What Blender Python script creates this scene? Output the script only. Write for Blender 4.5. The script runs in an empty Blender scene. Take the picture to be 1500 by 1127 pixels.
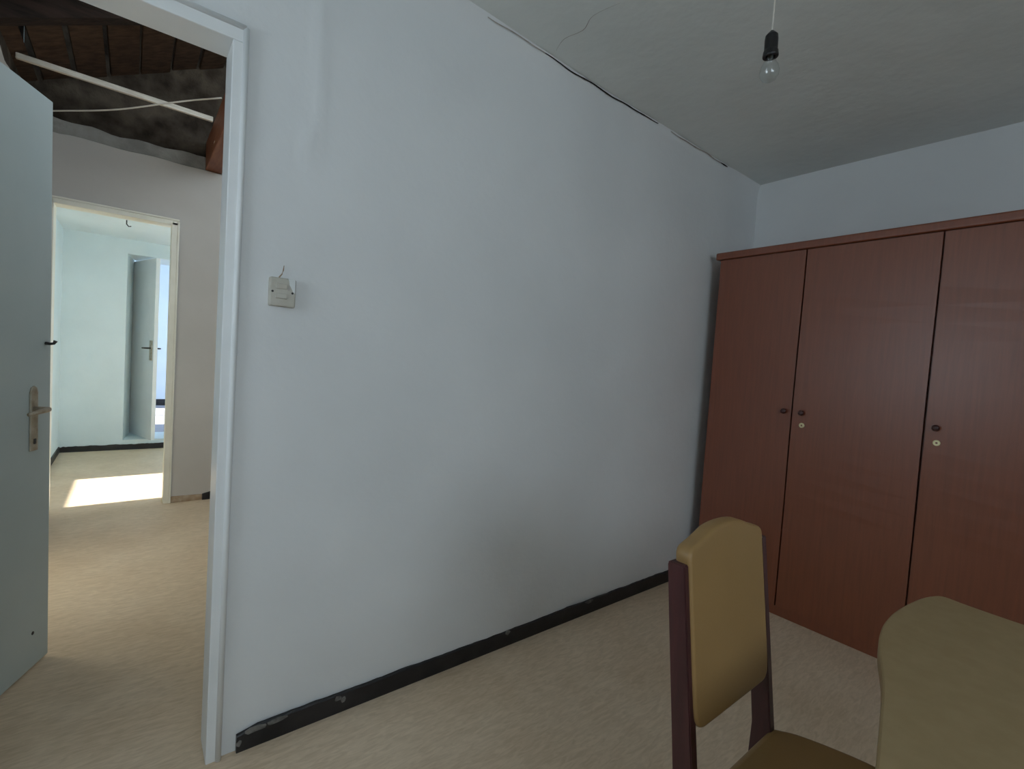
import bpy, bmesh, math, random
from mathutils import Vector, Matrix, noise

random.seed(7)
scn = bpy.context.scene
col = scn.collection

# ------------------------------------------------------------------ camera
YAW, PIT, ROL, FPX, CAM_H = math.radians(38.452), math.radians(-2.552), math.radians(3.755), 703.19, 1.28
fw = Vector((math.sin(YAW)*math.cos(PIT), math.cos(YAW)*math.cos(PIT), math.sin(PIT)))
r0 = Vector((math.cos(YAW), -math.sin(YAW), 0)); u0 = r0.cross(fw)
rt = r0*math.cos(ROL) + u0*math.sin(ROL); up = u0*math.cos(ROL) - r0*math.sin(ROL)
cam = bpy.data.cameras.new('camera'); cam.sensor_width = 36; cam.lens = FPX/1500*36; cam.clip_start = .02
cam_o = bpy.data.objects.new('camera', cam); col.objects.link(cam_o)
M4 = Matrix((rt, up, -fw)).transposed().to_4x4(); M4.translation = (0, 0, CAM_H)
cam_o.matrix_world = M4
scn.camera = cam_o

# ------------------------------------------------------------------ sky, sun, exposure
world = bpy.data.worlds.new('world'); scn.world = world; world.use_nodes = True
bg = world.node_tree.nodes['Background']
bg.inputs[0].default_value = (.755, .88, .98, 1); bg.inputs[1].default_value = 6.2
sun = bpy.data.lights.new('sun', 'SUN'); sun.energy = 21; sun.angle = math.radians(.6); sun.color = (1, .95, .86)
sun_o = bpy.data.objects.new('sun', sun); col.objects.link(sun_o)
sun_o.location = (6, 5, 6)
sun_o.rotation_euler = Vector((-math.cos(math.radians(39)), -.02, -math.sin(math.radians(39)))).to_track_quat('-Z', 'Y').to_euler()
scn.view_settings.view_transform = 'Standard'; scn.view_settings.look = 'None'
scn.view_settings.gamma = 1; scn.view_settings.use_curve_mapping = False
scn.view_settings.exposure = 0.0
scn.cycles.max_bounces = 14; scn.cycles.diffuse_bounces = 10; scn.cycles.transparent_max_bounces = 12
scn.cycles.sample_clamp_indirect = 6; scn.cycles.use_denoising = True
scn.cycles.caustics_reflective = False; scn.cycles.caustics_refractive = False

def portal(name, loc, sx, sz, direction):
    l = bpy.data.lights.new(name, 'AREA'); l.shape = 'RECTANGLE'; l.size = sx; l.size_y = sz; l.cycles.is_portal = True
    o = bpy.data.objects.new(name, l); col.objects.link(o); o.location = loc
    o.rotation_euler = Vector(direction).to_track_quat('-Z', 'Z').to_euler()

# window rectangles: plane x, y0, y1, z0, z1
WIN_BED = (-1.2, .62, 1.38, 1.15, 2.15)
WIN_REAR = (-2.2, -.85, 1.0, 1.15, 2.35)   # in the rear wall: plane y, x0, x1, z0, z1
WIN_D = (2.2, 4.74, 5.78, .55, 2.27)
WIN_HALL = (-.585, 2.72, 3.80, .05, 2.15)  # unseen hall side entrance, amber glazing added to warm the light
WIN_E = (2.6, 8.2, 10.3, .85, 2.3)
for i, (w, s) in enumerate(((WIN_BED, 1), (WIN_D, -1), (WIN_HALL, 1), (WIN_E, -1))):
    portal('window_portal', (w[0]-s*.2, (w[1]+w[2])/2, (w[3]+w[4])/2), w[2]-w[1], w[4]-w[3], (s, 0, 0))
portal('window_portal', ((WIN_REAR[1]+WIN_REAR[2])/2, WIN_REAR[0]-.2, (WIN_REAR[3]+WIN_REAR[4])/2), WIN_REAR[2]-WIN_REAR[1], WIN_REAR[4]-WIN_REAR[3], (0, 1, 0))

# ------------------------------------------------------------------ materials
def nodes(name):
    m = bpy.data.materials.new(name); m.use_nodes = True
    return m, m.node_tree, m.node_tree.nodes['Principled BSDF']

def paint(name, c1, c2, scale=3.0, rough=.8, bump=.2, bscale=60, stretch=(1, 1, 1), spec=.3, detail=6, bdist=.004):
    m, nt, b = nodes(name)
    tc = nt.nodes.new('ShaderNodeTexCoord'); mp = nt.nodes.new('ShaderNodeMapping'); mp.inputs[3].default_value = stretch
    nt.links.new(tc.outputs['Object'], mp.inputs[0])
    n = nt.nodes.new('ShaderNodeTexNoise'); n.inputs['Scale'].default_value = scale; n.inputs['Detail'].default_value = detail
    nt.links.new(mp.outputs[0], n.inputs['Vector'])
    r = nt.nodes.new('ShaderNodeValToRGB'); r.color_ramp.elements[0].position = .35; r.color_ramp.elements[1].position = .68
    r.color_ramp.elements[0].color = (*c1, 1); r.color_ramp.elements[1].color = (*c2, 1)
    nt.links.new(n.outputs[0], r.inputs[0]); nt.links.new(r.outputs[0], b.inputs['Base Color'])
    b.inputs['Roughness'].default_value = rough; b.inputs['Specular IOR Level'].default_value = spec
    if bump:
        n2 = nt.nodes.new('ShaderNodeTexNoise'); n2.inputs['Scale'].default_value = bscale; n2.inputs['Detail'].default_value = 4
        nt.links.new(mp.outputs[0], n2.inputs['Vector'])
        bp = nt.nodes.new('ShaderNodeBump'); bp.inputs['Strength'].default_value = bump; bp.inputs['Distance'].default_value = bdist
        nt.links.new(n2.outputs[0], bp.inputs['Height']); nt.links.new(bp.outputs[0], b.inputs['Normal'])
    return m

M = {}
M['wall'] = paint('whitewashed_plaster', (.70, .72, .73), (.76, .78, .79), 1.6, .85, .35, 26)
M['ceiling'] = paint('ceiling_plaster', (.66, .69, .67), (.75, .78, .76), 1.3, .9, .5, 9, bdist=.01)
M['hall_wall'] = paint('hall_plaster', (.47, .445, .41), (.52, .495, .46), 2, .9, .3, 20)
M['rough_plaster'] = paint('broken_grey_plaster', (.22, .21, .19), (.36, .345, .315), 6, .95, .8, 16, bdist=.02)
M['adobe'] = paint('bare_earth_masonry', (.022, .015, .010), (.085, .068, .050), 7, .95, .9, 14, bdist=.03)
M['green_wall'] = paint('pale_green_plaster', (.68, .77, .80), (.74, .83, .86), 2, .85, .25, 20)
M['far_wall'] = paint('far_white_plaster', (.70, .78, .86), (.76, .84, .92), 2, .85, .2, 20)
M['frame'] = paint('white_gloss_paint', (.74, .77, .78), (.80, .82, .83), 5, .38, .15, 30, spec=.5)
M['cream_frame'] = paint('cream_gloss_paint', (.70, .68, .58), (.78, .76, .66), 5, .4, .15, 30, spec=.5)
M['leaf'] = paint('grey_white_door_paint', (.41, .475, .475), (.45, .515, .515), 2.5, .5, .12, 40, spec=.4)
M['skirting'] = paint('black_skirting_tile', (.006, .006, .008), (.022, .020, .022), 9, .42, .3, 30, spec=.5)
M['chip'] = paint('chipped_plaster', (.10, .096, .09), (.24, .23, .215), 30, .9, .3, 60)
M['crack'] = paint('dark_crack', (.006, .005, .004), (.03, .024, .02), 30, 1, 0)
M['stain'] = paint('brown_damp_stain', (.34, .31, .28), (.48, .46, .43), 20, .95, 0)
M['mortar'] = paint('exposed_mortar', (.30, .20, .12), (.45, .36, .26), 20, .95, .5, 30)
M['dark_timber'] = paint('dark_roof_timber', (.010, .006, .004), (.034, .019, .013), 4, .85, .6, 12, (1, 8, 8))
M['brown_timber'] = paint('brown_roof_timber', (.040, .022, .013), (.085, .050, .031), 4, .8, .5, 12, (1, 8, 8))
M['red_timber'] = paint('red_brown_beam', (.17, .055, .025), (.25, .095, .045), 5, .55, .3, 14, (8, 1, 8), spec=.4)
M['batten'] = paint('bleached_batten', (.55, .50, .42), (.70, .65, .56), 12, .8, .2, 30, (1, 6, 6))
M['cable'] = paint('white_cable', (.62, .58, .52), (.70, .66, .60), 12, .6, 0)
M['mahogany'] = paint('dark_mahogany_varnish', (.040, .012, .014), (.075, .022, .024), 6, .34, .1, 30, (6, 6, 1), spec=.5)
M['vinyl'] = paint('cream_yellow_vinyl', (.28, .165, .060), (.31, .185, .070), 5, .42, .25, 160, spec=.45, bdist=.001)
M['table_top'] = paint('beige_laminate', (.31, .222, .112), (.34, .248, .13), 30, .5, .05, 80, spec=.4)
M['bakelite'] = paint('black_bakelite', (.008, .008, .009), (.016, .015, .016), 10, .35, 0, spec=.5)
M['brass'] = paint('pale_brass', (.70, .62, .36), (.80, .72, .45), 20, .35, 0)
M['brass'].node_tree.nodes['Principled BSDF'].inputs['Metallic'].default_value = .6
M['aged_metal'] = paint('aged_handle_metal', (.36, .30, .22), (.50, .46, .38), 30, .45, .1, 60)
M['aged_metal'].node_tree.nodes['Principled BSDF'].inputs['Metallic'].default_value = .5
M['dark_metal'] = paint('dark_iron', (.03, .03, .03), (.06, .055, .05), 30, .5, 0)
M['switch'] = paint('yellowed_switch_plastic', (.46, .44, .38), (.54, .52, .46), 20, .45, .05, 60)
M['paint_blob'] = paint('wall_paint_smear', (.66, .70, .70), (.74, .77, .77), 20, .7, .3, 60)
M['knob'] = paint('dark_red_knob', (.035, .010, .010), (.06, .018, .016), 20, .3, 0, spec=.5)

# wardrobe veneer: fine vertical grain
def veneer():
    m, nt, b = nodes('red_brown_veneer')
    tc = nt.nodes.new('ShaderNodeTexCoord'); mp = nt.nodes.new('ShaderNodeMapping'); mp.inputs[3].default_value = (14, 14, .7)
    nt.links.new(tc.outputs['Object'], mp.inputs[0])
    n = nt.nodes.new('ShaderNodeTexNoise'); n.inputs['Scale'].default_value = 6; n.inputs['Detail'].default_value = 8
    n.inputs['Distortion'].default_value = .6
    nt.links.new(mp.outputs[0], n.inputs['Vector'])
    r = nt.nodes.new('ShaderNodeValToRGB'); r.color_ramp.elements[0].position = .3; r.color_ramp.elements[1].position = .75
    r.color_ramp.elements[0].color = (.175, .043, .015, 1); r.color_ramp.elements[1].color = (.22, .056, .020, 1)
    nt.links.new(n.outputs[0], r.inputs[0]); nt.links.new(r.outputs[0], b.inputs['Base Color'])
    b.inputs['Roughness'].default_value = .38; b.inputs['Specular IOR Level'].default_value = 1.0
    return m
M['veneer'] = veneer()

# beige speckled sheet floor with streaks and faint stains
def floor_mat():
    m, nt, b = nodes('beige_streaked_floor')
    L = nt.links
    tc = nt.nodes.new('ShaderNodeTexCoord')
    mp = nt.nodes.new('ShaderNodeMapping'); mp.inputs[3].default_value = (16, 70, 1); mp.inputs[2].default_value = (0, 0, .45)
    L.new(tc.outputs['Object'], mp.inputs[0])
    a = nt.nodes.new('ShaderNodeTexNoise'); a.inputs['Scale'].default_value = 1.0; a.inputs['Detail'].default_value = 7; a.inputs['Distortion'].default_value = 1.2
    L.new(mp.outputs[0], a.inputs['Vector'])
    r = nt.nodes.new('ShaderNodeValToRGB'); r.color_ramp.elements[0].position = .34; r.color_ramp.elements[1].position = .66
    r.color_ramp.elements[0].color = (.63, .495, .35, 1); r.color_ramp.elements[1].color = (.755, .61, .45, 1)
    L.new(a.outputs[0], r.inputs[0])
    s = nt.nodes.new('ShaderNodeTexNoise'); s.inputs['Scale'].default_value = 2.2; s.inputs['Detail'].default_value = 5
    L.new(tc.outputs['Object'], s.inputs['Vector'])
    r2 = nt.nodes.new('ShaderNodeValToRGB'); r2.color_ramp.elements[0].position = .3; r2.color_ramp.elements[1].position = .62
    r2.color_ramp.elements[0].color = (.74, .66, .56, 1); r2.color_ramp.elements[1].color = (1, 1, 1, 1)
    L.new(s.outputs[0], r2.inputs[0])
    mx = nt.nodes.new('ShaderNodeMix'); mx.data_type = 'RGBA'; mx.blend_type = 'MULTIPLY'; mx.inputs[0].default_value = .4
    L.new(r.outputs[0], mx.inputs[6]); L.new(r2.outputs[0], mx.inputs[7]); L.new(mx.outputs[2], b.inputs['Base Color'])
    b.inputs['Roughness'].default_value = .62; b.inputs['Specular IOR Level'].default_value = .3
    return m
M['floor'] = floor_mat()
M['far_floor'] = paint('lilac_grey_cement', (.34, .33, .37), (.42, .41, .45), 5, .6, .2, 40)

def glass(name, tint=(1, 1, 1), base=.05, rough=.03):
    m = bpy.data.materials.new(name); m.use_nodes = True; nt = m.node_tree; nt.nodes.clear()
    o = nt.nodes.new('ShaderNodeOutputMaterial'); mx = nt.nodes.new('ShaderNodeMixShader')
    t = nt.nodes.new('ShaderNodeBsdfTransparent'); t.inputs[0].default_value = (*tint, 1); g = nt.nodes.new('ShaderNodeBsdfGlossy'); g.inputs['Roughness'].default_value = rough
    lw = nt.nodes.new('ShaderNodeLayerWeight'); lw.inputs[0].default_value = .5
    pw = nt.nodes.new('ShaderNodeMath'); pw.operation = 'POWER'; pw.inputs[1].default_value = 4
    f = nt.nodes.new('ShaderNodeMath'); f.operation = 'MULTIPLY_ADD'; f.inputs[1].default_value = .6; f.inputs[2].default_value = base
    nt.links.new(lw.outputs['Facing'], pw.inputs[0]); nt.links.new(pw.outputs[0], f.inputs[0])
    nt.links.new(f.outputs[0], mx.inputs[0]); nt.links.new(t.outputs[0], mx.inputs[1]); nt.links.new(g.outputs[0], mx.inputs[2])
    nt.links.new(mx.outputs[0], o.inputs[0]); return m
M['glass'] = glass('window_glass')
M['amber'] = glass('added_amber_glass', (.72, .66, .56))  # tint made up to warm the daylight entering the hall

M['bulb'] = glass('bulb_glass', (.95, .97, .97), .09, .10)

# ------------------------------------------------------------------ mesh helpers
def empty(name, loc):
    o = bpy.data.objects.new(name, None); o.empty_display_size = .1; col.objects.link(o); o.location = loc; return o

def tag(o, label=None, cat=None, kind=None, group=None):
    if label: o['label'] = label
    if cat: o['category'] = cat
    if kind: o['kind'] = kind
    if group: o['group'] = group
    return o

def world_loc(p):
    v = Vector((0, 0, 0))
    while p is not None:
        v = v + p.location; p = p.parent
    return v

def obj(name, bm, mat, parent=None, smooth=False):
    if parent is not None:
        bmesh.ops.translate(bm, verts=bm.verts, vec=-world_loc(parent))
    bmesh.ops.recalc_face_normals(bm, faces=bm.faces)
    me = bpy.data.meshes.new(name); bm.to_mesh(me); bm.free()
    for mm in (mat if isinstance(mat, (list, tuple)) else [mat]): me.materials.append(M[mm])
    if smooth:
        for p in me.polygons: p.use_smooth = True
    o = bpy.data.objects.new(name, me); col.objects.link(o)
    if parent is not None: o.parent = parent
    return o

def bx(bm, x0, x1, y0, y1, z0, z1, bevel=0, mi=0, seg=2):
    r = bmesh.ops.create_cube(bm, size=1)
    vs = r['verts']
    for v in vs:
        v.co = ((x0+x1)/2 + v.co.x*(x1-x0), (y0+y1)/2 + v.co.y*(y1-y0), (z0+z1)/2 + v.co.z*(z1-z0))
    fs = set(f for v in vs for f in v.link_faces)
    for f in fs: f.material_index = mi
    if bevel:
        es = list(set(e for v in vs for e in v.link_edges))
        bmesh.ops.bevel(bm, geom=es, offset=bevel, segments=seg, profile=.5, affect='EDGES')
    return vs

def box(name, x0, x1, y0, y1, z0, z1, mat, parent=None, bevel=0):
    bm = bmesh.new(); bx(bm, x0, x1, y0, y1, z0, z1, bevel)
    return obj(name, bm, mat, parent)

def beam(bm, a, b, w, h, upv=(0, 0, 1)):
    a, b = Vector(a), Vector(b); d = (b-a).normalized(); s = d.cross(Vector(upv)).normalized(); u = s.cross(d)
    vs = []
    for p in (a, b):
        for i, j in ((-1, -1), (1, -1), (1, 1), (-1, 1)): vs.append(bm.verts.new(p + s*(i*w/2) + u*(j*h/2)))
    for f in ((0, 1, 2, 3), (7, 6, 5, 4), (0, 4, 5, 1), (1, 5, 6, 2), (2, 6, 7, 3), (3, 7, 4, 0)): bm.faces.new([vs[k] for k in f])
    return vs

def tube(bm, pts, r, n=8):
    rings = []
    for i, p in enumerate(pts):
        p = Vector(p); d = (Vector(pts[min(i+1, len(pts)-1)]) - Vector(pts[max(i-1, 0)])).normalized()
        s = d.cross(Vector((0, 0, 1)) if abs(d.z) < .9 else Vector((1, 0, 0))).normalized(); u = s.cross(d)
        rr = r[i] if isinstance(r, (list, tuple)) else r
        rings.append([bm.verts.new(p + s*math.cos(2*math.pi*k/n)*rr + u*math.sin(2*math.pi*k/n)*rr) for k in range(n)])
    for a, b in zip(rings, rings[1:]):
        for k in range(n): bm.faces.new((a[k], a[(k+1) % n], b[(k+1) % n], b[k]))
    bm.faces.new(rings[0]); bm.faces.new(rings[-1][::-1])

def lathe(bm, c, axis, prof, n=24):
    ax = Vector(axis).normalized(); s = ax.cross(Vector((0, 0, 1)) if abs(ax.z) < .9 else Vector((1, 0, 0))).normalized(); u = ax.cross(s); c = Vector(c)
    rings = []
    for r, t in prof:
        if r < 1e-5: rings.append([bm.verts.new(c + ax*t)])
        else: rings.append([bm.verts.new(c + ax*t + s*math.cos(2*math.pi*k/n)*r + u*math.sin(2*math.pi*k/n)*r) for k in range(n)])
    for a, b in zip(rings, rings[1:]):
        for k in range(n):
            k2 = (k+1) % n
            if len(a) == 1: bm.faces.new((a[0], b[k], b[k2]))
            elif len(b) == 1: bm.faces.new((a[k], a[k2], b[0]))
            else: bm.faces.new((a[k], a[k2], b[k2], b[k]))

def catmull(pts, k=8, closed=True):
    out = []; n = len(pts)
    for i in range(n if closed else n-1):
        g = lambda j: Vector(pts[j % n] if closed else pts[max(0, min(n-1, j))])
        p0, p1, p2, p3 = g(i-1), g(i), g(i+1), g(i+2)
        for s in range(k):
            t = s/k
            out.append(.5*((2*p1) + (p2-p0)*t + (2*p0-5*p1+4*p2-p3)*t*t + (3*p1-p0-3*p2+p3)*t**3))
    if not closed: out.append(Vector(pts[-1]))
    return out

def prism(bm, pts, vec, bevel=0, seg=3):
    """closed outline extruded along vec, rim rounded"""
    vs = [bm.verts.new(p) for p in pts]; f = bm.faces.new(vs)
    r = bmesh.ops.extrude_face_region(bm, geom=[f]); nv = [g for g in r['geom'] if isinstance(g, bmesh.types.BMVert)]
    bmesh.ops.translate(bm, verts=nv, vec=vec)
    if bevel:
        nvs = set(nv); ovs = set(vs)
        es = [e for e in bm.edges if (e.verts[0] in nvs and e.verts[1] in nvs) or (e.verts[0] in ovs and e.verts[1] in ovs)]
        bmesh.ops.bevel(bm, geom=es, offset=bevel, segments=seg, profile=.5, affect='EDGES')

def nz(x, y, z, s): return noise.noise(Vector((x*s, y*s, z*s)))

# ------------------------------------------------------------------ dimensions
YA, XB, HC = 1.64, 3.352, 2.612          # switch wall, wardrobe wall, ceiling height
XL, YR = -1.2, -2.2                       # window wall, rear wall
DX0, DX1, DZ = -.57, .203, 2.147           # doorway in the switch wall
YH = 1.74                                 # hall side of that wall
YC, YC2 = 4.575, 4.69                     # hall end wall
YD, YD2 = 7.0, 7.55                       # thick wall with the far door
HXL, HXR, HR = -.585, 3.4, 4.05            # hall extents

# ------------------------------------------------------------------ floor
tag(box('floor', XL-.2, 3.7, YR-.2, YD2, -.12, 0, 'floor'), 'beige streaked floor running through bedroom, hall and green room', 'floor', 'structure')
fe = box('floor_far', -1.2, WIN_E[0], YD2-.02, 10.95, -.12, .11, 'far_floor'); tag(fe, 'raised lilac grey floor of the farthest bright room', 'floor', 'structure')

# ------------------------------------------------------------------ switch wall (uneven plaster)
def wall_disp(x, z):
    d = .007*nz(x, 0, z, 1.1) + .0035*nz(x, 3, z, 3.1) + .0012*nz(x, 9, z, 9)
    # vertical swollen seam beside the doorway, a knob low on it
    c = .44 + .02*nz(0, 5, z, 2.2); t = max(0, min(1, (z-1.75)/.3))
    d += -.006*t*math.exp(-((x-c)/.016)**2)
    d += -.009*math.exp(-((x-.415)/.010)**2 - ((z-1.93)/.05)**2)
    if z > 2.52 and x > .5: d -= .05*((z-2.52)/.09)**2*(.35+.65*max(0, 1-x/2.4))   # coved joint with the ceiling
    return d
def wall_front():
    bm = bmesh.new()
    xs = [XL] + [-1.0, -.8] + [DX0] + [-.35, -.1] + [DX1+.03]
    x = DX1+.03
    while x < XB-.03:
        x += .02 if x < .62 else .04; xs.append(min(x, XB))
    if xs[-1] < XB: xs.append(XB)
    zs = [0]
    while zs[-1] < 2.63: zs.append(zs[-1]+.03)
    k = min(range(len(zs)), key=lambda i: abs(zs[i]-(DZ+.03))); zs[k] = DZ+.03
    g = {}
    for i, x in enumerate(xs):
        for j, z in enumerate(zs):
            g[i, j] = bm.verts.new((x, YA + (wall_disp(x, z) if x > DX1 else 0), z))
    for i in range(len(xs)-1):
        for j in range(len(zs)-1):
            if DX0-.001 <= xs[i] and xs[i+1] <= DX1+.031 and zs[j+1] <= DZ+.031: continue
            bm.faces.new((g[i, j], g[i+1, j], g[i+1, j+1], g[i, j+1])).smooth = True
    for a in ((XL, DX0, 0, 2.75), (DX1+.02, XB+.15, 0, 2.75), (DX0, DX1+.02, DZ+.03, 2.75)):
        bx(bm, a[0], a[1], YA+.03, YH, a[2], a[3])
    o = obj('wall_front', bm, ['wall'])
    return o
wf = tag(wall_front(), 'uneven white plaster wall with the light switch and open doorway', 'wall', 'structure')

# crack and stains along the wall-ceiling joint

# ------------------------------------------------------------------ other bedroom walls, ceiling
tag(box('wall_right', XB, XB+.15, YR-.2, YA+.03, 0, 2.75, 'wall'), 'plain white wall behind the wardrobe', 'wall', 'structure')

def wall_with_hole(name, x0, x1, ya, yb, z0, z1, hole, mat, label, axis='x'):
    """wall slab in the y-z plane (axis x) or x-z plane (axis y) with one rectangular opening"""
    h0, h1, k0, k1 = hole
    bm = bmesh.new()
    for a, b, c, d in ((ya, h0, z0, z1), (h1, yb, z0, z1), (h0, h1, z0, k0), (h0, h1, k1, z1)):
        if b-a < 1e-4 or d-c < 1e-4: continue
        if axis == 'x': bx(bm, x0, x1, a, b, c, d)
        else: bx(bm, a, b, x0, x1, c, d)
    bmesh.ops.remove_doubles(bm, verts=bm.verts, dist=1e-5)
    return tag(obj(name, bm, mat), label, 'wall', 'structure')

wall_with_hole('wall_back', YR-.25, YR, XL-.25, XB, 0, 2.75, WIN_REAR[1:], 'wall', 'white bedroom wall with a window opposite the doorway', 'y')
wall_with_hole('wall_left', XL-.25, XL, YR, YA+.03, 0, 2.75, WIN_BED[1:], 'wall', 'white bedroom wall pierced by the daylight window')
bm = bmesh.new()
nx, ny = 60, 42; g = {}
for i in range(nx+1):
    for j in range(ny+1):
        x = XL + (XB-XL)*i/nx; y = YR + (YA-YR)*j/ny
        g[i, j] = bm.verts.new((x, y, HC + .014*nz(x, y, 0, .9) + .006*nz(x, y, 4, 2.6)))
for i in range(nx):
    for j in range(ny):
        bm.faces.new((g[i, j], g[i+1, j], g[i+1, j+1], g[i, j+1])).smooth = True
bx(bm, XL-.2, XB+.15, YR-.2, YA+.12, 2.66, 2.80)
ce = tag(obj('ceiling', bm, 'ceiling'), 'sagging grey white plaster ceiling above the wardrobe', 'ceiling', 'structure')

def crack_on_joint(name, a, b, w, mat, dz=.0):
    """dark opening following the wall-ceiling joint between x=a and x=b"""
    bm = bmesh.new(); prev = None; n = int((b-a)/.018)
    for i in range(n+1):
        t = i/n; x = a+(b-a)*t
        zc = HC + .014*nz(x, YA, 0, .9) + .006*nz(x, YA, 4, 2.6) + dz - .010 + .006*nz(x, 8, 0, 7)
        ww = w*(math.sin(math.pi*min(.985, max(.015, t)))**.6)*(.55+.9*abs(nz(x, 2, 1, 18)))
        ys = YA + wall_disp(x, zc)
        cur = [bm.verts.new((x, ys-.004, zc-ww)), bm.verts.new((x, ys-.006-ww, zc+.002)), bm.verts.new((x, ys+.02, zc+ww+.006))]
        if prev:
            for k in range(2): bm.faces.new((prev[k], cur[k], cur[k+1], prev[k+1]))
        prev = cur
    return obj(name, bm, mat, wf)
crack_on_joint('crack', 1.34, 2.16, .0030, 'crack')
crack_on_joint('stain', 1.04, 1.36, .0014, 'stain')
crack_on_joint('stain', 2.28, 2.86, .0026, 'stain')
crack_on_joint('crack', 2.81, 2.90, .0034, 'crack')
# hairline crack across the ceiling
bm = bmesh.new(); prev = None
hp = catmull([Vector((1.37, 1.575, 0)), Vector((1.345, 1.50, 0)), Vector((1.36, 1.41, 0)), Vector((1.33, 1.33, 0)), Vector((1.35, 1.22, 0))], 8, False)
for i, p in enumerate(hp):
    z = HC + .014*nz(p.x, p.y, 0, .9) + .006*nz(p.x, p.y, 4, 2.6); w = .0016*math.sin(math.pi*min(.97, max(.03, i/(len(hp)-1))))
    cur = (bm.verts.new((p.x-w, p.y, z-.0006)), bm.verts.new((p.x, p.y, z-.0014)), bm.verts.new((p.x+w, p.y, z-.0006)))
    if prev: bm.faces.new((prev[0], cur[0], cur[1], prev[1])); bm.faces.new((prev[1], cur[1], cur[2], prev[2]))
    prev = cur
obj('crack', bm, 'stain', ce)

# skirting along the switch wall: black tiles, ragged plaster lip
def skirting(name, x0, x1, y, h, mat, side=-1, jag=.004, parent=None):
    bm = bmesh.new(); n = max(2, int((x1-x0)/.02)); rows = []
    for i in range(n+1):
        x = x0+(x1-x0)*i/n; t = h + jag*nz(x, y, 0, 11) + jag*.6*nz(x, y, 5, 40)
        if i < 3: t -= .012*(3-i)/3
        rows.append([bm.verts.new((x, y+side*d, z)) for d, z in ((0, 0), (.013, 0), (.013, t-.004), (.010, t), (0, t))])
    for a, b in zip(rows, rows[1:]):
        for k in range(4): bm.faces.new((a[k], b[k], b[k+1], a[k+1]))
    bm.faces.new(rows[0]); bm.faces.new(rows[-1][::-1])
    return obj(name, bm, mat, parent)
bf = tag(skirting('baseboard_front', .285, 2.775, YA, .068, 'skirting'), 'black skirting tile strip at the foot of the switch wall', 'baseboard', 'structure')
bm = bmesh.new()
for x, w, z in ((.335, .04, .059), (.40, .035, .060), (.60, .012, .055), (.62, .010, .045), (1.36, .016, .062), (1.9, .03, .064), (.292, .008, .03)):
    vs = [bm.verts.new((x+w*math.cos(a)*(.7+.5*random.random()), YA-.0142, z+.011*math.sin(a)*(.6+.6*random.random()))) for a in [2*math.pi*k/9 for k in range(9)]]
    bm.faces.new(vs)
    r = bmesh.ops.extrude_face_region(bm, geom=[bm.faces[:][-1]]); bmesh.ops.translate(bm, verts=[q for q in r['geom'] if isinstance(q, bmesh.types.BMVert)], vec=(0, .003, 0))
ch = obj('plaster_chip', bm, 'chip', bf)

# ------------------------------------------------------------------ door frame in the switch wall
t1 = empty('trim_1', (DX1, YA, 0)); tag(t1, 'white painted frame around the near doorway', 'door frame', 'structure')
def jamb(x0, x1, bead, name='jamb'):
    bm = bmesh.new(); bx(bm, x0, x1, YA-.012, YH+.01, 0, DZ, .003)
    return obj(name, bm, 'frame', t1)
jamb(DX1, DX1+.036, 1); jamb(DX0-.036, DX0, -1)
bm = bmesh.new(); bx(bm, DX0-.036, DX1+.036, YA-.012, YH+.01, DZ, DZ+.045, .003); obj('lintel', bm, 'frame', t1)
bm = bmesh.new()
def bead_line(pts):
    tube(bm, pts, .0085, 10)
xb = DX1+.033
bead_line([(xb, YA-.010, .0), (xb-.0015, YA-.011, .8), (xb, YA-.010, 1.6), (xb, YA-.010, DZ+.042)])
bead_line([(xb, YA-.010, DZ+.042), (-.2, YA-.010, DZ+.043), (DX0-.033, YA-.010, DZ+.042)])
obj('bead', bm, 'frame', t1, True)

# ------------------------------------------------------------------ open door leaf (swings out into the hall)
HNG = Vector((-.545, 1.80)); FREE = Vector((-.234, 2.55))
def leaf(name, hinge, free, thick, z0, z1, mat, bevel=.003):
    """leaf mesh in local space: x along leaf from hinge, y through its thickness"""
    ln = (free-hinge).length; ang = math.atan2(free.y-hinge.y, free.x-hinge.x)
    bm = bmesh.new(); bx(bm, 0, ln, 0, thick, 0, z1-z0, bevel)
    me = bpy.data.meshes.new(name); bm.to_mesh(me); bm.free(); me.materials.append(M[mat])
    o = bpy.data.objects.new(name, me); col.objects.link(o); o.location = (hinge.x, hinge.y, z0); o.rotation_euler = (0, 0, ang)
    return o, ln
def child(name, bm, mat, parent, smooth=False):     # geometry already in the parent's local space
    bmesh.ops.recalc_face_normals(bm, faces=bm.faces)
    me = bpy.data.meshes.new(name); bm.to_mesh(me); bm.free(); me.materials.append(M[mat])
    if smooth:
        for p in me.polygons: p.use_smooth = True
    o = bpy.data.objects.new(name, me); col.objects.link(o); o.parent = parent; return o
d1, L1 = leaf('door_1', HNG, FREE, .04, .012, 2.145, 'leaf')
d1.rotation_euler = (math.radians(-.6), 0, d1.rotation_euler[2])   # hangs slightly out of plumb
tag(d1, 'plain grey white door leaf standing open into the hall', 'door', 'structure')
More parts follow.
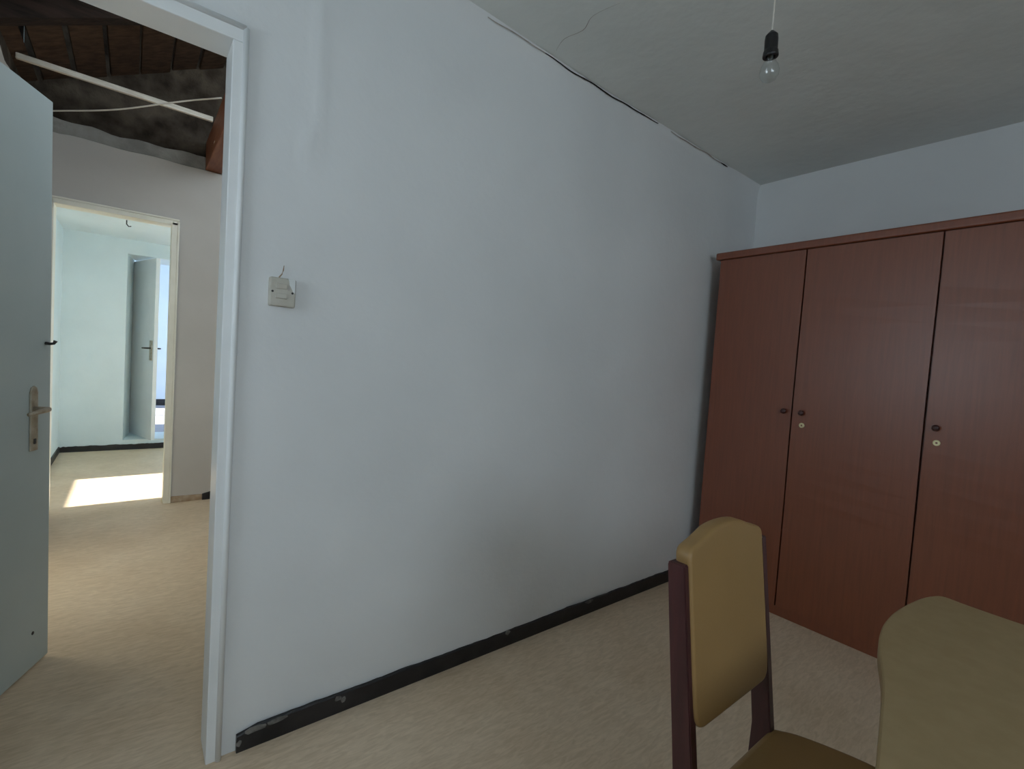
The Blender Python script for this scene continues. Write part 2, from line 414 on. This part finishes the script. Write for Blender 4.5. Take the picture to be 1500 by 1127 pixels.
# lever handle on a long plate (room side is local -y)
hx = L1-.10
bm = bmesh.new(); prism(bm, [Vector((hx+dx, 0, z)) for dx, z in ((-.019, .83), (.019, .83), (.019, 1.045), (.013, 1.064), (0, 1.07), (-.013, 1.064), (-.019, 1.045))], (0, -.007, 0), .002, 2)
pl = child('handle_plate', bm, 'aged_metal', d1); pl['label'] = 'long worn metal handle plate'
bm = bmesh.new(); tube(bm, [(hx, -.005, .985), (hx, -.04, .985), (hx-.006, -.050, .985), (hx-.03, -.054, .984), (hx-.075, -.055, .982), (hx-.115, -.055, .978)], [.009, .009, .010, .009, .008, .007], 10)
child('lever', bm, 'aged_metal', pl, True)
bm = bmesh.new(); bx(bm, hx-.006, hx+.006, -.010, -.006, .855, .875, .002); child('keyhole', bm, 'dark_metal', pl)
# coat hook screwed to the leaf higher up
bm = bmesh.new(); tube(bm, [(L1-.035, -.002, 1.228), (L1-.035, -.016, 1.226), (L1-.035, -.028, 1.228), (L1-.035, -.033, 1.238)], [.006, .005, .005, .007], 8)
child('coat_hook', bm, 'dark_metal', d1, True)
bm = bmesh.new(); lathe(bm, (L1-.09, .001, .132), (0, -1, 0), [(.0, 0), (.007, 0), (.006, .003), (0, .004)], 10)
child('screw_hole', bm, 'dark_metal', d1)
for hz in (.25, 1.05, 1.85):
    bm = bmesh.new(); tube(bm, [(-.006, -.004, hz), (-.006, -.004, hz+.1)], .007, 8); child('hinge', bm, 'aged_metal', d1, True)

# ------------------------------------------------------------------ hall
tag(box('wall_hall_right', HXR, HXR+.25, YH, YC2, 0, HR, 'hall_wall'), 'plain wall closing the far end of the hall', 'wall', 'structure')
# hall side wall: plaster to a ragged top, bare masonry above, an added amber-glazed entrance in it
bm = bmesh.new()
ya, yb, z0h, z1h = WIN_HALL[1:]
for a in ((YH, ya, 0, HR), (yb, YC2, 0, HR), (ya, yb, z1h, HR)):
    bx(bm, HXL-.25, HXL-.024, *a, 0, 2)
bx(bm, HXL-.25, HXL-.001, ya, yb, 0, z0h)
for a, b, zb in ((YH, ya, 0), (ya, yb, z1h), (yb, YC, 0)):
    n = max(1, int((b-a)/.05))
    for i in range(n):
        t0, t1_ = a+(b-a)*i/n, a+(b-a)*(i+1)/n
        e0, e1 = [2.80-.05*(t-3.3) + .05*nz(t, 3, 1, 6) + .025*nz(t, 5, 2, 21) for t in (t0, t1_)]
        V = lambda d, t, z: bm.verts.new((HXL-d, t, z))
        bm.faces.new((V(0, t0, zb), V(0, t1_, zb), V(0, t1_, e1), V(0, t0, e0)))
        bm.faces.new((V(0, t0, e0), V(0, t1_, e1), V(.024, t1_, e1), V(.024, t0, e0))).material_index = 1
bmesh.ops.remove_doubles(bm, verts=bm.verts, dist=1e-6)
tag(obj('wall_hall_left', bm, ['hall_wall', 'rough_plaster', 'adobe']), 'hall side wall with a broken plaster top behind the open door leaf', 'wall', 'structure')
# hall end wall: plaster, then a rough band, then bare masonry; doorway cut in it
D2X0, D2X1, D2Z = -.47, .262, 2.185
bm = bmesh.new()
def hx_grid(bm):
    xs = [HXL-.02, D2X0] + [D2X0 + (D2X1-D2X0)*k/14 for k in range(1, 15)]
    x = D2X1
    while x < HXR-.02: x += .05; xs.append(min(x, HXR))
    for x0, x1 in zip(xs, xs[1:]):
        e0, e1 = [2.635 + .012*nz(q, 1, 0, 5) + .004*nz(q, 1, 0, 23) for q in (x0, x1)]
        r0_, r1_ = [2.735 + .05*nz(q, 2, 0, 4.5) + .018*nz(q, 6, 0, 19) for q in (x0, x1)]
        zb = D2Z if (x0 >= D2X0-1e-4 and x1 <= D2X1+1e-4) else 0
        V = lambda x, y, z: bm.verts.new((x, y, z))
        bm.faces.new((V(x0, YC, zb), V(x1, YC, zb), V(x1, YC, e1), V(x0, YC, e0)))
        f = bm.faces.new((V(x0, YC, e0), V(x1, YC, e1), V(x1, YC+.012, e1+.006), V(x0, YC+.012, e0+.006))); f.material_index = 1
        f = bm.faces.new((V(x0, YC+.012, e0+.006), V(x1, YC+.012, e1+.006), V(x1, YC+.016, r1_), V(x0, YC+.016, r0_))); f.material_index = 1
        f = bm.faces.new((V(x0, YC+.016, r0_), V(x1, YC+.016, r1_), V(x1, YC+.045, r1_+.01), V(x0, YC+.045, r0_+.01))); f.material_index = 1
        f = bm.faces.new((V(x0, YC+.045, r0_+.01), V(x1, YC+.045, r1_+.01), V(x1, YC+.055, HR), V(x0, YC+.055, HR))); f.material_index = 2
hx_grid(bm)
bx(bm, HXL-.25, D2X0, YC+.06, YC2, 0, HR, 0, 3); bx(bm, D2X1, HXR+.2, YC+.06, YC2, 0, HR, 0, 3); bx(bm, D2X0, D2X1, YC+.06, YC2, D2Z, HR, 0, 3)
bx(bm, D2X1, D2X1+.001, YC, YC+.061, 0, D2Z)
tag(obj('wall_hall', bm, ['hall_wall', 'rough_plaster', 'adobe', 'green_wall']), 'warm grey hall wall with broken plaster top around the middle doorway', 'wall', 'structure')
t2 = empty('trim_2', (D2X1, YC, 0)); tag(t2, 'cream painted frame around the middle doorway', 'door frame', 'structure')
for x0, x1, z0, z1, nm in ((D2X1-.048, D2X1, 0, D2Z, 'jamb'), (D2X0, D2X0+.03, 0, D2Z, 'jamb'), (D2X0, D2X1, D2Z-.022, D2Z+.012, 'lintel')):
    bm = bmesh.new(); bx(bm, x0, x1, YC-.012, YC2+.01, z0, z1, .004); obj(nm, bm, 'cream_frame', t2)
bm = bmesh.new(); bx(bm, D2X0, D2X1, YC-.018, YC+.01, D2Z+.012, D2Z+.026, .004); bx(bm, D2X1-.012, D2X1+.002, YC-.018, YC+.01, 0, D2Z+.012, .004); obj('stop_bead', bm, 'cream_frame', t2)
tag(skirting('baseboard_hall', .475, HXR, YC, .062, 'skirting'), 'black skirting beside the middle doorway', 'baseboard', 'structure')
bm = bmesh.new(); bx(bm, D2X1, .475, YC-.005, YC+.01, 0, .05, .003)
for v in bm.verts: v.co.z += .012*nz(v.co.x, 1, 0, 20) if v.co.z > .03 else 0
tag(obj('trim_3', bm, 'mortar'), 'bare brown mortar strip where the hall skirting is missing', 'trim', 'structure')

# hall roof: plank deck on joists
ch_ = empty('ceiling_hall', (.8, 3.2, 3.4)); tag(ch_, 'exposed dark timber roof of the hall without its ceiling', 'ceiling', 'structure')
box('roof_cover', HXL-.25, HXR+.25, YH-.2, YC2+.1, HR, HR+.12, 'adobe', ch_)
RS = .50                                    # roof pitch, rising away from the side wall
def roof_z(x): return 2.90 + RS*min(x-HXL, 1.9)
for k in range(22):                         # deck planks run along the hall
    x = HXL - .03 + k*.175
    if x > HXR: break
    zz = .012*random.uniform(-1, 1); w = random.uniform(.145, .172)
    bm = bmesh.new(); up_ = Vector((-RS, 0, 1)) if x < HXL+1.9 else Vector((0, 0, 1))
    beam(bm, (x, YH-.02, roof_z(x)+.05+zz), (x, YC+.06, roof_z(x)+.05+zz), w*(1.1 if x < HXL+1.9 else 1), .022, up_); obj('plank', bm, 'brown_timber', ch_)
for y, w, h in ((2.30, .11, .15), (2.95, .10, .13), (3.62, .085, .12)):
    bm = bmesh.new(); beam(bm, (HXL-.02, y, roof_z(HXL)-.03), (HXL+1.9, y+.06, roof_z(HXL+1.9)-.03), w, h)
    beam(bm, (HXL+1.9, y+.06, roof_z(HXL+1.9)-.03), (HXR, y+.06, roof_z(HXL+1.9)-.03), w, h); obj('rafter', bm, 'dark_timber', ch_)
bm = bmesh.new(); bx(bm, .418, .53, 2.2, YC+.02, 2.640, 2.86, .006); br = obj('cross_beam', bm, 'red_timber', ch_); br['label'] = 'red brown beam resting on the hall wall'
bm = bmesh.new(); bx(bm, .4175, .4185, 4.05, 4.09, 2.69, 2.70); obj('paint_fleck', bm, 'batten', br)

# bleached batten and sagging cable under the hall roof
bm = bmesh.new(); beam(bm, (HXL+.0, 4.205, 2.912), (.419, 4.215, 2.90), .024, .034); bmesh.ops.bevel(bm, geom=bm.edges[:], offset=.003, segments=1, affect='EDGES')
tag(obj('ceiling_batten', bm, 'batten'), 'bleached white ceiling batten spanning the dark hall roof', 'batten')
bm = bmesh.new()
ca, cb = Vector((HXL+.0, 4.50, 2.69)), Vector((.29, 3.94, 2.885))
tube(bm, [ca.lerp(cb, t) + Vector((0, 0, -.022*math.sin(math.pi*t) + .004*math.sin(9*t))) for t in [k/16 for k in range(17)]] + [Vector((.36, 3.82, 2.875)), Vector((.411, 3.72, 2.862))], .0050, 8)
tag(obj('electric_cable', bm, 'cable', None, True), 'thin pale cable sagging under the dark hall roof', 'cable')

# ------------------------------------------------------------------ green room beyond the hall
wall_with_hole('wall_green_right', WIN_D[0], WIN_D[0]+.25, YC2, YD, 0, 2.6, WIN_D[1:], 'green_wall', 'green room wall pierced by the sunny window')
tag(box('wall_green_left', -.85, -.60, YC2, YD, 0, 2.6, 'green_wall'), 'pale green side wall seen through the middle doorway', 'wall', 'structure')
tag(box('ceiling_green', -.85, WIN_D[0]+.25, YC2-.02, YD+.02, 2.385, 2.6, 'green_wall'), 'pale ceiling of the green room', 'ceiling', 'structure')
D3X0, D3X1, D3Z0, D3Z1 = -.065, .80, .11, 2.225
bm = bmesh.new()
prism(bm, [Vector(p) for p in ((-.85, YD, 0), (D3X0, YD, 0), (.0, YD2, 0), (-.85, YD2, 0))], (0, 0, 2.6))
bx(bm, D3X1, WIN_D[0]+.25, YD, YD2, 0, 2.6); bx(bm, D3X0, D3X1, YD, YD2, 0, D3Z0); bx(bm, D3X0, D3X1, YD, YD2, D3Z1, 2.6)
tag(obj('wall_green_far', bm, 'green_wall'), 'thick pale green wall with the raised far doorway', 'wall', 'structure')
sk = tag(skirting('baseboard_green', -.60, WIN_D[0], YD, .062, 'skirting', jag=.012), 'uneven black skirting under the raised far doorway', 'baseboard', 'structure')
bm = bmesh.new(); bx(bm, -.60, -.587, YC2, YD, 0, .062, .002); tag(obj('baseboard_green_left', bm, 'skirting'), 'black skirting on the green room side wall', 'baseboard', 'structure')
# hook in that ceiling
bm = bmesh.new(); tube(bm, [(-.07, 5.9, 2.386), (-.07, 5.9, 2.35), (-.055, 5.9, 2.33), (-.035, 5.9, 2.335)], .005, 8)
tag(obj('ceiling_hook', bm, 'dark_metal', None, True), 'small dark hook in the green room ceiling', 'hook')
# far door leaf, hinged at the back of the thick wall and standing half open towards us
d3, L3 = leaf('door_2', Vector((-.010, 7.50)), Vector((.190, 6.86)), .04, D3Z0+.008, D3Z1-.02, 'frame')
tag(d3, 'pale door leaf standing ajar in the raised far doorway', 'door', 'structure')
# visible face of this leaf is local -y
bm = bmesh.new(); bx(bm, L3-.10, L3-.03, -.008, 0, .92, 1.15, .003); p3 = child('handle_plate', bm, 'aged_metal', d3)
bm = bmesh.new(); tube(bm, [(L3-.06, -.006, 1.06), (L3-.06, -.045, 1.06), (L3-.075, -.052, 1.06), (L3-.17, -.052, 1.058)], .009, 8); child('lever', bm, 'dark_metal', p3, True)
bm = bmesh.new(); tube(bm, [(L3-.06, .04, 1.06), (L3-.06, .085, 1.06), (L3-.075, .092, 1.06), (L3-.17, .092, 1.058)], .009, 8); child('lever', bm, 'dark_metal', d3, True)

# ------------------------------------------------------------------ farthest room
tag(box('wall_far_end', -1.2, WIN_E[0]+.25, 10.65, 10.85, 0, 2.8, 'far_wall'), 'bright white end wall of the farthest room', 'wall', 'structure')
tag(box('wall_far_left', -1.4, -1.2, YD2, 10.85, 0, 2.8, 'far_wall'), 'white side wall of the farthest room', 'wall', 'structure')
wall_with_hole('wall_far_right', WIN_E[0], WIN_E[0]+.25, YD2, 10.65, 0, 2.8, WIN_E[1:], 'far_wall', 'farthest room wall pierced by its window')
tag(box('wall_far_front', -1.2, WIN_E[0], YD2, YD2+.02, 2.6, 2.8, 'far_wall'), 'white strip of wall above the far doorway', 'wall', 'structure')
tag(box('ceiling_far', -1.4, WIN_E[0]+.25, YD-.02, 10.85, 2.7, 2.85, 'far_wall'), 'white ceiling of the farthest room', 'ceiling', 'structure')
bm = bmesh.new(); bx(bm, .33, WIN_E[0], 10.63, 10.65, .11, .22, .003); tag(obj('baseboard_far', bm, 'skirting'), 'dark skirting of the farthest room', 'baseboard', 'structure')

# ------------------------------------------------------------------ windows
def window(name, w, s, label, leaves=2, gl='glass', axis='x'):
    def sw(b_):
        if axis == 'y':
            for v in b_.verts: v.co = (v.co.y, v.co.x, v.co.z)
        return b_
    x, y0, y1, z0, z1 = w; xf = x - s*.10
    root = empty(name, (xf, (y0+y1)/2, z0) if axis == 'x' else ((y0+y1)/2, xf, z0)); tag(root, label, 'window', 'structure')
    bm = bmesh.new(); t = .045
    for a in ((y0, y0+t, z0, z1), (y1-t, y1, z0, z1), (y0+t, y1-t, z0, z0+t), (y0+t, y1-t, z1-t, z1)): bx(bm, xf-.025, xf+.025, *a, .003)
    obj('window_frame', sw(bm), 'frame', root)
    ym = (y0+y1)/2
    for a, b in (((y0+t, ym), (ym, y1-t)) if leaves == 2 else ((y0+t, y1-t),)):
        bm = bmesh.new(); q = .035
        for r in ((a, a+q, z0+t, z1-t), (b-q, b, z0+t, z1-t), (a+q, b-q, z0+t, z0+t+q), (a+q, b-q, z1-t-q, z1-t)): bx(bm, xf-.018, xf+.018, *r, .002)
        c = obj('casement', sw(bm), 'frame', root)
        obj('pane', (lambda b_: (bx(b_, xf-.002, xf+.002, a+q, b-q, z0+t+q, z1-t-q), sw(b_))[1])(bmesh.new()), gl, c)
    bm = bmesh.new(); bx(bm, min(x, x-s*.08)-.0, max(x, x-s*.08)+.0, y0, y1, z0-.0, z0+.012, .002); obj('window_sill', sw(bm), 'frame', root)
window('window_1', WIN_BED, 1, 'narrow white casement window at the side of the bedroom', 1)
window('window_5', WIN_REAR, 1, 'wide white two casement window in the bedroom rear wall', 2, 'glass', 'y')
window('window_2', WIN_D, -1, 'white single casement window letting sun into the green room', 1)
window('window_4', WIN_HALL, 1, 'unseen tall hall entrance with amber glazing added to warm the hall light', 2, 'amber')
window('window_3', WIN_E, -1, 'white two casement window of the farthest room')

# ------------------------------------------------------------------ wardrobe
WX, WB, WY0, WY1, WZ = 2.785, 3.345, -.06, 1.552, 1.985
W = empty('wardrobe', (3.06, .75, 0)); tag(W, 'tall red brown veneered wardrobe with three doors against the wall', 'wardrobe')
box('side_panel', WX+.022, WB, WY1-.018, WY1, 0, WZ, 'veneer', W, .001)
box('side_panel', WX+.022, WB, WY0, WY0+.018, 0, WZ, 'veneer', W, .001)
box('back_panel', WB-.006, WB, WY0+.018, WY1-.018, .06, WZ, 'veneer', W)
box('bottom_panel', WX+.026, WB-.006, WY0+.018, WY1-.018, .05, .068, 'veneer', W)
box('top_panel', WX+.022, WB, WY0+.018, WY1-.018, WZ-.02, WZ, 'veneer', W)
box('plinth', WX+.006, WX+.024, WY0, WY1, 0, .05, 'veneer', W, .001)
box('divider', WX+.026, WB-.006, .516, .534, .068, WZ-.02, 'veneer', W)
bm = bmesh.new(); bx(bm, WX-.016, WB, WY0-.022, WY1+.026, WZ, WZ+.042, .009, 0, 3); obj('cornice', bm, 'veneer', W)
def wdoor(y0, y1, bow0, bow1, knob_y, lock_y, ajar=0.0, hinge_right=True):
    z0, z1 = .052, WZ-.003
    bm = bmesh.new(); n = 24; rows = []
    for i in range(n+1):
        z = z0+(z1-z0)*i/n; t = i/n; b = max(0, math.sin(math.pi*min(1, max(0, (t-.28)/.60))))
        a0, a1 = y0+.0012+bow0*b, y1-.0012-bow1*b
        o0 = -ajar*(y0-(y0 if hinge_right else y1))/(y1-y0)
        lift0 = 0 if hinge_right else ajar; lift1 = ajar if hinge_right else 0
        rows.append([bm.verts.new((WX-lift0*b, a0, z)), bm.verts.new((WX-lift1*b, a1, z)), bm.verts.new((WX+.019-lift1*b, a1, z)), bm.verts.new((WX+.019-lift0*b, a0, z))])
    for a, b in zip(rows, rows[1:]):
        for k in range(4): bm.faces.new((a[k], a[(k+1) % 4], b[(k+1) % 4], b[k]))
    bm.faces.new(rows[0]); bm.faces.new(rows[-1])
    d = obj('door', bm, 'veneer', W)
    bm = bmesh.new(); lathe(bm, (WX-ajar*.9, knob_y, 1.118), (-1, 0, 0), [(.006, -.002), (.006, .010), (.0125, .014), (.0145, .020), (.012, .026), (.006, .029), (0, .0295)], 20)
    obj('knob', bm, 'knob', d, True)
    if lock_y is not None:
        bm = bmesh.new(); lathe(bm, (WX-ajar*.9, lock_y, 1.052), (-1, 0, 0), [(.0045, .001), (.0045, .0035), (.0115, .0035), (.0135, .0015), (.0135, -.002)], 20)
        e = obj('keyhole_plate', bm, 'brass', d); e['label'] = 'round pale brass keyhole plate'
        bm = bmesh.new(); lathe(bm, (WX-ajar*.9, lock_y, 1.052), (-1, 0, 0), [(0, .0015), (.0046, .0015), (.0046, -.001)], 12); obj('keyhole', bm, 'dark_metal', e) if False else bm.free()
    return d
wdoor(1.0775, WY1, .0025, 0, 1.114, None)
wdoor(.5275, 1.0725, .0022, .0015, 1.022, 1.020, .012, True)
wdoor(WY0, .5225, 0, .0022, .482, .477, .012, True)

# ------------------------------------------------------------------ light switch on the wall
SW = empty('light_switch', (.360, YA, 1.452)); tag(SW, 'yellowed light switch smeared with white paint on the plaster wall', 'light switch')
bm = bmesh.new(); bx(bm, .323, .398, YA-.020, YA+.006, 1.408, 1.496, .005, 0, 3); sp = obj('cover_plate', bm, 'switch', SW)
bm = bmesh.new(); bx(bm, .340, .372, YA-.0235, YA-.018, 1.462, 1.478, .0015)
for v in bm.verts: v.co.y -= .002 if v.co.z > 1.470 and v.co.y < YA-.022 else 0
obj('rocker', bm, 'switch', SW)
bm = bmesh.new(); bx(bm, .340, .372, YA-.0235, YA-.018, 1.432, 1.448, .0015)
for v in bm.verts: v.co.y -= .002 if v.co.z < 1.440 and v.co.y < YA-.022 else 0
obj('rocker', bm, 'switch', SW)
for sx_ in (.331, .388):
    bm = bmesh.new(); lathe(bm, (sx_, YA-.0195, 1.452), (0, -1, 0), [(.0035, -.001), (.0035, .001), (0, .0016)], 12); obj('screw', bm, 'dark_metal', SW)
bm = bmesh.new(); prism(bm, [Vector((x, YA-.0200, z)) for x, z in ((.374, 1.4955), (.3955, 1.4955), (.3955, 1.452), (.390, 1.455), (.385, 1.466), (.379, 1.476), (.377, 1.488))], (0, -.0012, 0), .0005, 1); obj('paint_smear', bm, 'paint_blob', SW)
bm = bmesh.new(); prism(bm, [Vector((x, YA-.0214, z)) for x, z in ((.377, 1.474), (.382, 1.462), (.374, 1.457), (.3745, 1.468))], (0, -.0006, 0)); obj('burn_mark', bm, 'stain', SW)
bm = bmesh.new(); tube(bm, [(.349, YA-.010, 1.494), (.352, YA-.008, 1.500), (.358, YA-.007, 1.508), (.362, YA-.006, 1.520), (.364, YA-.004, 1.536)], [.0024, .002, .0018, .0016, .0010], 6); obj('stray_wire', bm, 'mortar', SW)

# ------------------------------------------------------------------ hanging bulb
BX_, BY_ = 1.635, .80
BL = empty('pendant_bulb', (BX_, BY_, HC)); tag(BL, 'bare light bulb in black socket hanging from the ceiling', 'light bulb')
bm = bmesh.new(); tube(bm, [(BX_, BY_, HC+.01), (BX_+.002, BY_, 2.53), (BX_, BY_, 2.43)], .0028, 8); obj('cord', bm, 'cable', BL, True)
bm = bmesh.new(); lathe(bm, (BX_, BY_, 2.435), (.05, 0, -1), [(.004, 0), (.010, .006), (.019, .016), (.0205, .030), (.0205, .062), (.0225, .066), (.0245, .080), (.0235, .084), (.016, .084), (.016, .07), (0, .07)], 24); obj('socket', bm, 'bakelite', BL)
bm = bmesh.new(); lathe(bm, (BX_+.003, BY_, 2.362), (.05, 0, -1), [(.0, 0), (.0125, 0), (.0125, .014), (.017, .024), (.026, .040), (.030, .056), (.0285, .070), (.021, .083), (.010, .090), (0, .092)], 28); obj('bulb', bm, 'bulb', BL, True)

# ------------------------------------------------------------------ table
TB = empty('dining_table', (1.11, -.15, 0)); tag(TB, 'beige dining table with a curved edge beside the cream chair', 'table')
half = [(1.645, .0), (1.645, .095), (1.655, .19), (1.664, .238), (1.64, .258), (1.577, .275), (1.457, .289), (1.358, .289), (1.271, .278), (1.189, .259), (1.121, .238), (1.048, .218), (.901, .186), (.823, .170), (.74, .160), (.66, .150), (.60, .12), (.575, .06), (.57, .0)]
yc = -.15
out = [Vector((x, y, 0)) for x, y in half] + [Vector((x, 2*yc-y, 0)) for x, y in half[::-1]]
P = catmull(out, 4)
bm = bmesh.new(); prism(bm, [Vector((p.x, p.y, .722)) for p in P], (0, 0, .028), .004, 2); obj('tabletop', bm, 'table_top', TB)
bm = bmesh.new()
for a in ((.68, 1.54, .085, .105), (.68, 1.54, -.405, -.385), (.68, .70, -.385, .085), (1.52, 1.54, -.385, .085)): bx(bm, *a, .64, .722, .002)
obj('apron', bm, 'mahogany', TB)
for x, y in ((.71, .07), (1.51, .07), (.71, -.37), (1.51, -.37)):
    bm = bmesh.new(); vs = bx(bm, x-.028, x+.028, y-.028, y+.028, 0, .64)
    for v in vs:
        if v.co.z < .1: v.co.x = x+(v.co.x-x)*.6; v.co.y = y+(v.co.y-y)*.6
    bmesh.ops.bevel(bm, geom=bm.edges[:], offset=.004, segments=2, affect='EDGES'); obj('leg', bm, 'mahogany', TB)

# ------------------------------------------------------------------ chair facing the table
CY = .457                                   # front plane of the back posts at seat height
CXM = 1.031                                 # middle of the chair
CH = empty('dining_chair', (CXM, .30, 0)); tag(CH, 'cream vinyl dining chair with dark mahogany frame tucked under the table', 'chair')
def lean(z): return (z-.58)*.130 if z > .46 else (.46-z)**2*.3 - .0156
def post(x0, x1, ztop):                     # thin board, deep front to back, raked above the seat
    bm = bmesh.new(); rows = []
    for z, dp in ((0, .030), (.15, .036), (.32, .042), (.46, .044), (.60, .042), (.80, .040), (ztop-.006, .038), (ztop, .034)):
        y0 = CY + lean(z)
        rows.append([bm.verts.new(v) for v in ((x0, y0, z), (x1, y0, z), (x1, y0+dp, z), (x0, y0+dp, z))])
    for a, b in zip(rows, rows[1:]):
        for k in range(4): bm.faces.new((a[k], a[(k+1) % 4], b[(k+1) % 4], b[k]))
    bm.faces.new(rows[0]); bm.faces.new(rows[-1])
    bmesh.ops.bevel(bm, geom=bm.edges[:], offset=.002, segments=2, affect='EDGES')
    return obj('leg', bm, 'mahogany', CH)
post(.856, .878, .905); post(1.186, 1.208, .905)
for x in (.80, 1.262):
    bm = bmesh.new(); vs = bx(bm, x-.018, x+.018, .055, .095, 0, .40)
    for v in vs:
        if v.co.z < .1: v.co.x = x+(v.co.x-x)*.65; v.co.y = .075+(v.co.y-.075)*.65
    bmesh.ops.bevel(bm, geom=bm.edges[:], offset=.003, segments=2, affect='EDGES'); obj('leg', bm, 'mahogany', CH)
bm = bmesh.new(); bx(bm, .878, 1.186, CY-.010, CY+.010, .345, .405, .002); obj('seat_rail', bm, 'mahogany', CH)
bm = bmesh.new(); bx(bm, .818, 1.244, .064, .084, .345, .405, .002); obj('seat_rail', bm, 'mahogany', CH)
for s_ in (-1, 1):
    bm = bmesh.new(); beam(bm, (CXM+s_*.165, CY-.004, .375), (CXM+s_*.226, .09, .375), .018, .06); obj('seat_rail', bm, 'mahogany', CH)
# seat cushion, widening to the front
hs = [(0, CY-.006), (.12, CY-.006), (.172, CY-.008), (.190, CY-.022), (.218, .39), (.255, .28), (.268, .16), (.262, .07), (.235, .034), (.12, .024), (0, .022)]
so = [(CXM+x, y) for x, y in hs] + [(CXM-x, y) for x, y in hs[-2:0:-1]]
bm = bmesh.new(); prism(bm, [Vector((p.x, p.y, .40)) for p in catmull([Vector((x, y, 0)) for x, y in so], 5)], (0, 0, .062), .016, 4)
st = obj('seat', bm, 'vinyl', CH)
for p in st.data.polygons: p.use_smooth = len(p.vertices) == 4
# back cushion between the posts: camel-hump top reaching over them, clipped lower corners
BXM = 1.024
hb = [(0, .588), (.10, .588), (.132, .590), (.148, .602), (.155, .625), (.156, .70), (.1555, .80), (.155, .890), (.155, .918), (.150, .930), (.138, .937), (.112, .944), (.085, .953), (.060, .961), (.03, .965), (0, .966)]
bo = [(BXM+x, z) for x, z in hb] + [(BXM-x, z) for x, z in hb[-2:0:-1]]
bm = bmesh.new(); prism(bm, [Vector((p.x, CY+.030, p.z)) for p in catmull([Vector((x, 0, z)) for x, z in bo], 4)], (0, -.036, 0), .008, 4)
for v in bm.verts: v.co.y += (v.co.z-.58)*.130
bk = obj('backrest', bm, 'vinyl', CH)
for p in bk.data.polygons: p.use_smooth = len(p.vertices) == 4
